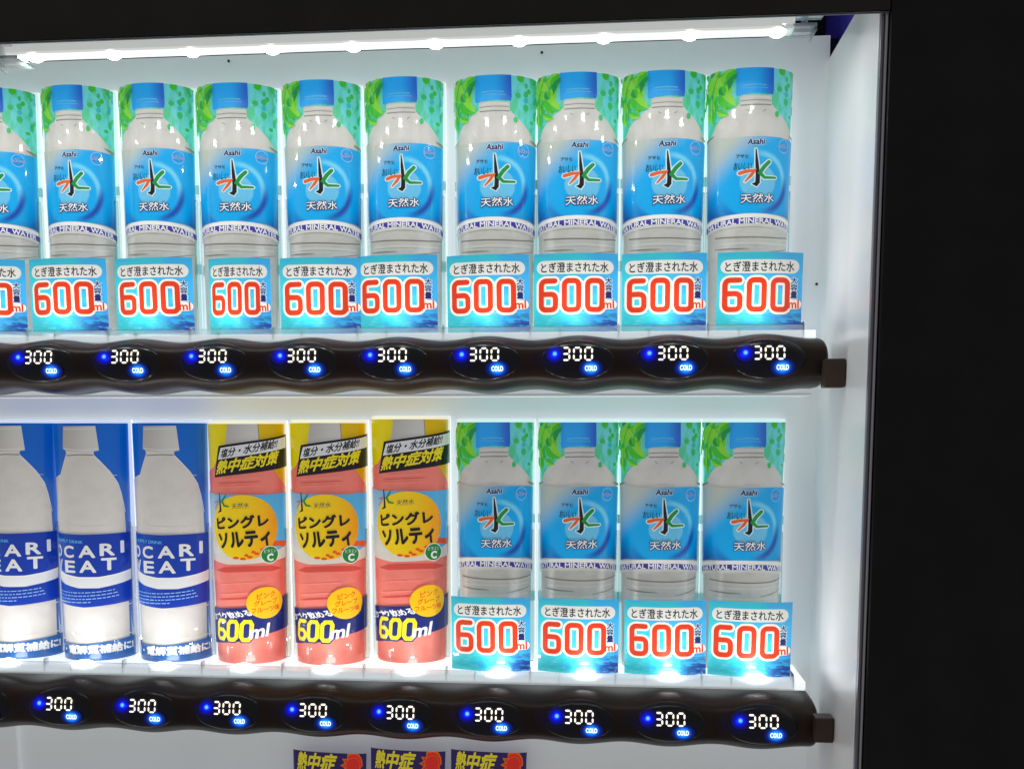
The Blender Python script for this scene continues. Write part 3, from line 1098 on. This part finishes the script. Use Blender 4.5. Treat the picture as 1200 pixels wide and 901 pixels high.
# lamp tray with its LEDs
tray = vm(box('lamp_tray', -0.80, at(930, 35, -0.105).x, -0.1125, -0.098, 1.7675, 1.785, 'tray_lit', bevel=0.002))
for x in TOP_X[:10]:
    V, Fc = [], []
    n = 12
    for i in range(4):
        ph = i / 3.2 * math.pi / 2
        for k in range(n):
            t = k * 2 * math.pi / n
            V.append((x + 0.0058 * math.cos(ph) * math.cos(t), -0.1075 + 0.0048 * math.cos(ph) * math.sin(t), 1.7672 - 0.0034 * math.sin(ph)))
    for i in range(3):
        for k in range(n):
            Fc.append((i * n + k, (i + 1) * n + k, (i + 1) * n + (k + 1) % n, i * n + (k + 1) % n))
    Fc.append(tuple(range(3 * n, 4 * n)))
    vsub(mesh_obj('led_lamp', V, Fc, ['led_white'], smooth=True), tray)


def clip(x, s, y, z):
    b = Boxes()
    b.box(*sorted((x, x + s * 0.020)), y - 0.012, y + 0.010, z + 0.0110, z + 0.0125)
    b.box(*sorted((x - s * 0.010, x + s * 0.013)), y - 0.012, y + 0.010, z - 0.001, z + 0.0012)
    b.box(*sorted((x + s * 0.0185, x + s * 0.020)), y - 0.012, y + 0.010, z + 0.0126, z + 0.020)
    b.box(*sorted((x + s * 0.0115, x + s * 0.013)), y - 0.012, y + 0.010, z - 0.0035, z - 0.0012)
    b.box(*sorted((x + s * 0.006, x + s * 0.0075)), y - 0.008, y + 0.010, z + 0.0013, z + 0.0109)
    return b


vm(clip(at(930, 35, -0.105).x + 0.0005, 1, -0.105, 1.768).build('tray_clip', 'clear_plastic', bevel=0.0003))
vm(clip(at(22, 60, -0.105).x, -1, -0.112, 1.762).build('tray_clip', 'clear_plastic', bevel=0.0003))

# ---- price bars
PIT = 0.0692


def bar_h(x, xb, hh, x1):
    w = 0.0017 * math.cos(2 * math.pi * (x - xb) / PIT)
    h = hh + w
    e = (x1 - x) / 0.008
    if e < 1:
        h *= max(0.0, 1 - (1 - max(e, 0)) ** 3.0) ** (1 / 3.0)
    return max(h, 0.0004)


def front_y(zn, dep=0.030, y0=-0.058):
    return y0 - dep * max(0.0, 1 - abs(zn) ** 3.0) ** 0.5


def surf_y(x, z, zc, xb, hh, x1):
    return front_y((z - zc) / bar_h(x, xb, hh, x1))


CUTB = [-22.5 + 1.5 * k for k in range(32)]


def price_bar(zc, hh, xb, x0, x1, buttons, zbtn):
    V, Fc = [], []
    xs = []
    x = x0
    while x < x1 - 0.009:
        xs.append(x)
        x += 0.003
    xs += [x1 - 0.008 * (1 - math.sin(k / 10 * math.pi / 2)) for k in range(11)]
    ths = [-math.pi / 2 + k * math.pi / 20 for k in range(21)]
    ring = len(ths) + 2
    for x in xs:
        h = bar_h(x, xb, hh, x1)
        e = min(1.0, max(0.0, (x1 - x) / 0.008))
        k = (1 - (1 - e) ** 3.0) ** (1 / 3.0) if e < 1 else 1
        V.append((x, -0.040, zc - h))
        for t in ths:
            zn = math.sin(t)
            V.append((x, -0.058 - 0.030 * (0.35 + 0.65 * k) * max(0, 1 - abs(zn) ** 3) ** 0.5, zc + h * zn))
        V.append((x, -0.040, zc + h))
    for i in range(len(xs) - 1):
        for j in range(ring):
            jj = (j + 1) % ring
            Fc.append((i * ring + j, (i + 1) * ring + j, (i + 1) * ring + jj, i * ring + jj))
    Fc.append(tuple(range(ring)))
    n0 = (len(xs) - 1) * ring
    Fc.append(tuple(n0 + k for k in range(ring - 1, -1, -1)))
    bar = vm(mesh_obj('price_bar', V, Fc, ['bar_brown'], smooth=True))
    md = bar.modifiers.new('edge', 'EDGE_SPLIT')
    md.split_angle = math.radians(50)
    S = lambda x, z: surf_y(x, z, zc, xb, hh, x1)
    for xc in buttons:
        # glossy oval cover
        A, B = 0.0262, 0.0150
        V, Fc = [], []
        n = 40
        zb = zbtn - 0.004
        rad = [0, 0.3, 0.6, 0.8, 0.9, 0.96, 1.0, 1.03]
        hgt = [0.0015, 0.00145, 0.0013, 0.0011, 0.0009, 0.00065, 0.0002, -0.0005]
        V.append((xc, S(xc, zb) - hgt[0], zb))
        for r, h in zip(rad[1:], hgt[1:]):
            for k in range(n):
                t = 2 * math.pi * k / n
                x, z = xc + A * r * math.cos(t), zb + B * r * math.sin(t)
                V.append((x, S(x, z) - h, z))
        for k in range(n):
            Fc.append((0, 1 + k, 1 + (k + 1) % n))
        for i in range(len(rad) - 2):
            for k in range(n):
                Fc.append((1 + i * n + k, 1 + (i + 1) * n + k, 1 + (i + 1) * n + (k + 1) % n, 1 + i * n + (k + 1) % n))
        vsub(mesh_obj('selection_button', V, Fc, ['button_black'], smooth=True), bar)

        def bend(u, d, o):
            x, z = xc + u / 1000, zbtn - d / 1000
            return (x, S(x, z) - 0.0017 - o / 1000, z)
        # seven segment price
        a = Art()
        sw, gw, gh, gp = 1.3, 5.0, 9.0, 8.3
        for k, segs in enumerate(('abgcd', 'abcdef', 'abcdef')):
            x = -10.8 + k * gp
            y = -gh / 2
            e = 0.75
            P = {'a': ((x + e, y), (x + gw - e, y)), 'd': ((x + e, -y), (x + gw - e, -y)), 'g': ((x + e, 0), (x + gw - e, 0)),
                 'b': ((x + gw, y + e), (x + gw, -e)), 'c': ((x + gw, e), (x + gw, -y - e)), 'f': ((x, y + e), (x, -e)), 'e': ((x, e), (x, -y - e))}
            for s in segs:
                p0, p1 = Vector(P[s][0]), Vector(P[s][1])
                d = (p1 - p0).normalized()
                nrm = Vector((-d.y, d.x)) * sw / 2
                q = [p0 - d * 0.3, p0 + d * 0.4 + nrm, p1 - d * 0.4 + nrm, p1 + d * 0.3, p1 - d * 0.4 - nrm, p0 + d * 0.4 - nrm]
                a.poly([tuple(v) for v in q], 'digit_light', True)
        o = a.build('price_readout', bend, [], [], (-90, 90), (-90, 90), lambda u, d: (u, d), bar, 0.9)
        # lit COLD window
        a = Art()
        a.disc((10.0, 10.4), 9.4, 'cold_window', ry=6.4, raw=True)
        a.text('COLD', (5.7, 8.6), (14.3, 8.6), (5.7, 12.2), 'cold_letter', 0.03, True)
        a.build('cold_lamp', bend, CUTB, CUTB, (-90, 90), (-90, 90), lambda u, d: (u, d), bar)
        # blue ready lamp
        a = Art()
        a.disc((-16.6, -0.2), 7.0, 'ready_lens', ry=7.0, raw=True, n=28)
        a.build('ready_lamp', bend, CUTB, CUTB, (-90, 90), (-90, 90), lambda u, d: (u, d), bar)
        for dx, dz, en, cl in ((-0.0175, 0.0, 0.02, (0.002, 0.012, 1.0)), (0.0105, -0.0125, 0.010, (0.004, 0.12, 1.0))):
            l = bpy.data.lights.new('button_glow', 'SPOT')
            l.spot_size = math.radians(160)
            l.spot_blend = 0.6
            l.energy = en
            l.color = cl
            l.shadow_soft_size = 0.002
            lo = bpy.data.objects.new('button_glow', l)
            COL.objects.link(lo)
            x, z = xc + dx, zbtn + dz
            lo.location = (x, S(x, z) - 0.0017 - 0.0050, z)
            lo.rotation_euler = (math.pi / 2, 0, 0)
    return bar


B1 = [0.1108 - PIT * k for k in range(9)]
B2 = [0.1131 - PIT * k for k in range(10)]
bar1 = price_bar(1.5475, 0.0200, 0.1108, -0.80, at(968, 425, -0.07).x, B1, 1.5532)
bar2 = price_bar(1.2735, 0.0205, 0.1131, -0.80, at(957, 850, -0.07).x, B2, 1.2800)
for bar, (xa, ya, xb_, yb) in ((bar1, (967, 420, 993, 454)), (bar2, (956, 841, 985, 871))):
    p, q = at(xa, ya, -0.098), at(xb_, yb, -0.098)
    vsub(box('end_bracket', p.x, XW - 0.0004, -0.098, -0.084, q.z, p.z, 'bracket_brown', bevel=0.0012), bar)

# ---- display shelves the dummies stand on: white ledge, clear front gutter, LEDs
for z, xe, leds in ((1.5722, 0.150, []), (1.3028, 0.150, None), (1.0335, 0.150, [])):
    sh = vm(box('display_shelf', -0.80, xe, -0.0575, -0.0005, z - 0.007, z, 'shelf_glow', bevel=0.0008))
    if leds is None:
        for k, x in enumerate((-0.5113, -0.4447, -0.3759, -0.3085, -0.2391, -0.1695, -0.0979, -0.029, 0.0372, 0.1041)):
            V, Fc = [], []
            n = 12
            for i in range(4):
                ph = i / 3.2 * math.pi / 2
                for kk in range(n):
                    t = kk * 2 * math.pi / n
                    V.append((x + 0.008 + 0.0095 * math.cos(ph) * math.cos(t), -0.0545 + 0.0030 * math.cos(ph) * math.sin(t), z + 0.0005 + 0.0045 * math.sin(ph)))
            for i in range(3):
                for kk in range(n):
                    Fc.append((i * n + kk, i * n + (kk + 1) % n, (i + 1) * n + (kk + 1) % n, (i + 1) * n + kk))
            Fc.append(tuple(range(3 * n, 4 * n)))
            vsub(mesh_obj('led_lamp', V, Fc, ['led_low'], smooth=True), sh)
    b = Boxes()
    xg = at(931, 795, -0.06).x
    b.box(-0.80, xg, -0.0600, -0.0588, z - 0.006, z + 0.004)
    b.box(-0.80, xg - 0.012, -0.0585, -0.0525, z - 0.0062, z - 0.005)
    b.box(xg - 0.0012, xg, -0.0587, -0.030, z - 0.004, z + 0.006)
    for k in range(11):
        x = 0.07 - 0.0675 * k
        b.box(x - 0.0006, x + 0.0006, -0.0587, -0.0526, z - 0.0045, z + 0.006)
        b.box(x + 0.0225, x + 0.0233, -0.0587, -0.0526, z - 0.0045, z + 0.002)
    vsub(b.build('clear_gutter', 'clear_plastic', bevel=0.0003), sh)
# white ledges just below the price bars
for z, bx in ((1.5262, at(955, 468, -0.05).x), (1.2520, at(945, 890, -0.05).x)):
    vm(box('lower_ledge', -0.80, bx, -0.036, -0.0005, z - 0.0022, z, 'panel_white', bevel=0.0005))

# ------------------------------------------------------------------ the dummies
def copy_tree(o, parent=None):
    c = o.copy()
    COL.objects.link(c)
    if parent is not None:
        c.parent = parent
    for ch in list(o.children):
        copy_tree(ch, c)
    return c


ORD = ['leftmost', 'second from left', 'third from left', 'fourth from left', 'fifth from left', 'sixth from left', 'seventh from left', 'third from right', 'second from right', 'rightmost']
water = make_water()
first = True
# top row: x, width factor, shift of the volume card, its turn
ROW1 = [(-0.5113, 0.93, 0.000, 0), (-0.4431, 0.90, 0.001, 0), (-0.3756, 0.93, 0.006, 0), (-0.3084, 1.01, 0.0095, 0), (-0.2374, 0.96, 0.003, 0),
        (-0.1702, 0.97, 0.001, 0), (-0.0966, 1.0, -0.002, 0), (-0.0311, 1.0, -0.001, 0), (0.0364, 1.0, 0.001, 0), (0.1027, 1.0, 0.005, 0)]
L1 = ['blue-capped water bottle display cut off by the left edge of the top row',
      'blue-capped water bottle display, narrow and turned, second from left in top row',
      'blue-capped water bottle display in top row, third from left',
      'blue-capped water bottle display with the narrowest 600 ml card, fourth from left in top row',
      'blue-capped water bottle display fifth from left in the top row',
      'blue-capped water bottle display in the top row, sixth from left',
      'blue-capped water bottle display in the top row, fourth from right',
      'blue-capped water bottle display in the top row, third from right',
      'blue-capped water bottle display in the top row, second from right',
      'blue-capped water bottle display at the right end of the top row']
L2 = ['blue-capped water bottle display in the second row, directly right of the pink grapefruit displays',
      'blue-capped water bottle display in the second row, second to the right of the grapefruit displays',
      'blue-capped water bottle display in the second row, second from the right end',
      'blue-capped water bottle display at the right end of the second row']
ZR1 = [1.7735, 1.7735, 1.773, 1.7715, 1.7712, 1.772, 1.7712, 1.7712, 1.7706, 1.7702]
items = [(x, z - 0.198, sx, 0.99, dx, rot, lb, 'water displays in the top row') for (x, sx, dx, rot), z, lb in zip(ROW1, ZR1, L1)]
ROW2 = [(-0.0979, 0.98, 0.0012, 0), (-0.029, 1.0, 0.0018, 0), (0.0372, 1.0, 0.005, 0), (0.1041, 1.0, 0.0043, 0)]
items += [(x, 1.3036, sx, 1.0, dx, rot, lb, 'water displays in the second row') for (x, sx, dx, rot), lb in zip(ROW2, L2)]


TURN = random.Random(11)


def place(o, x, z, sx, sz, label, group):
    o.location = (x, -0.012, z)
    o.scale = (sx, 1, sz)
    o.rotation_euler = (math.radians(TURN.uniform(-0.35, 0.35)), 0, math.radians(TURN.uniform(-1.8, 1.8)))
    o['label'] = label
    o['group'] = group
    o['category'] = 'bottle display'


for i, (x, z, sx, sz, dx, rot, lb, grp) in enumerate(items):
    o = water if i == 0 else copy_tree(water)
    place(o, x, z, sx, sz, lb, grp)
    for ch in o.children:
        if ch.name.startswith('backing_plate'):
            ch.location.y = 0.0004 * (i % 3)
        if ch.name.startswith('volume_card'):
            ch.location.y = -0.0003 * (i % 2)
            ch.location.x = dx
            ch.rotation_euler = (0, math.radians(TURN.uniform(-0.5, 0.5)), math.radians(TURN.uniform(-2.5, 2.5)))
            ch.scale.x = (0.79 if i == 3 else 1.0) / sx

pk = make_pocari()
for i, (x, lb) in enumerate(((-0.5113, 'milky sports drink display with blue label, cut off by photo edge in second row'),
                             (-0.4447, 'milky sports drink display with blue label, middle of three at the left of second row'),
                             (-0.3759, 'milky sports drink display with blue label, directly left of the pink grapefruit displays'))):
    place(pk if i == 0 else copy_tree(pk), x, 1.3030, 1.0, 1.0, lb, 'milky sports drink displays')
gp = make_grape()
for i, (x, z, lb) in enumerate(((-0.3085, 1.3025, 'pink grapefruit drink display with slanted black banner, beside the milky sports drinks'),
                                (-0.2391, 1.3030, 'pink grapefruit drink display with slanted black banner, middle of the three'),
                                (-0.1695, 1.3060, 'pink grapefruit drink display with slanted black banner, beside the blue-capped water'))):
    place(gp if i == 0 else copy_tree(gp), x, z, 1.0, 1.0, lb, 'pink grapefruit drink displays')
th = make_third()
for i, (px, py, lb) in enumerate(((388, 879, 'dark violet card with yellow lettering and red sun below lower bar, leftmost of three'),
                                  (479.5, 877, 'dark violet card with yellow lettering and red sun below lower bar, middle of three'),
                                  (574, 879, 'dark violet card with yellow lettering and red sun below lower bar, rightmost of three'))):
    p = at(px, py, -0.012)
    o = th if i == 0 else copy_tree(th)
    place(o, p.x - 0.0058, p.z - 0.2, 1.0, 1.0, lb, 'violet heatstroke cards under the lower bar')
    o.scale.y = 0.22          # these cards lie almost flat
    o.rotation_euler.y = math.radians(1.4)
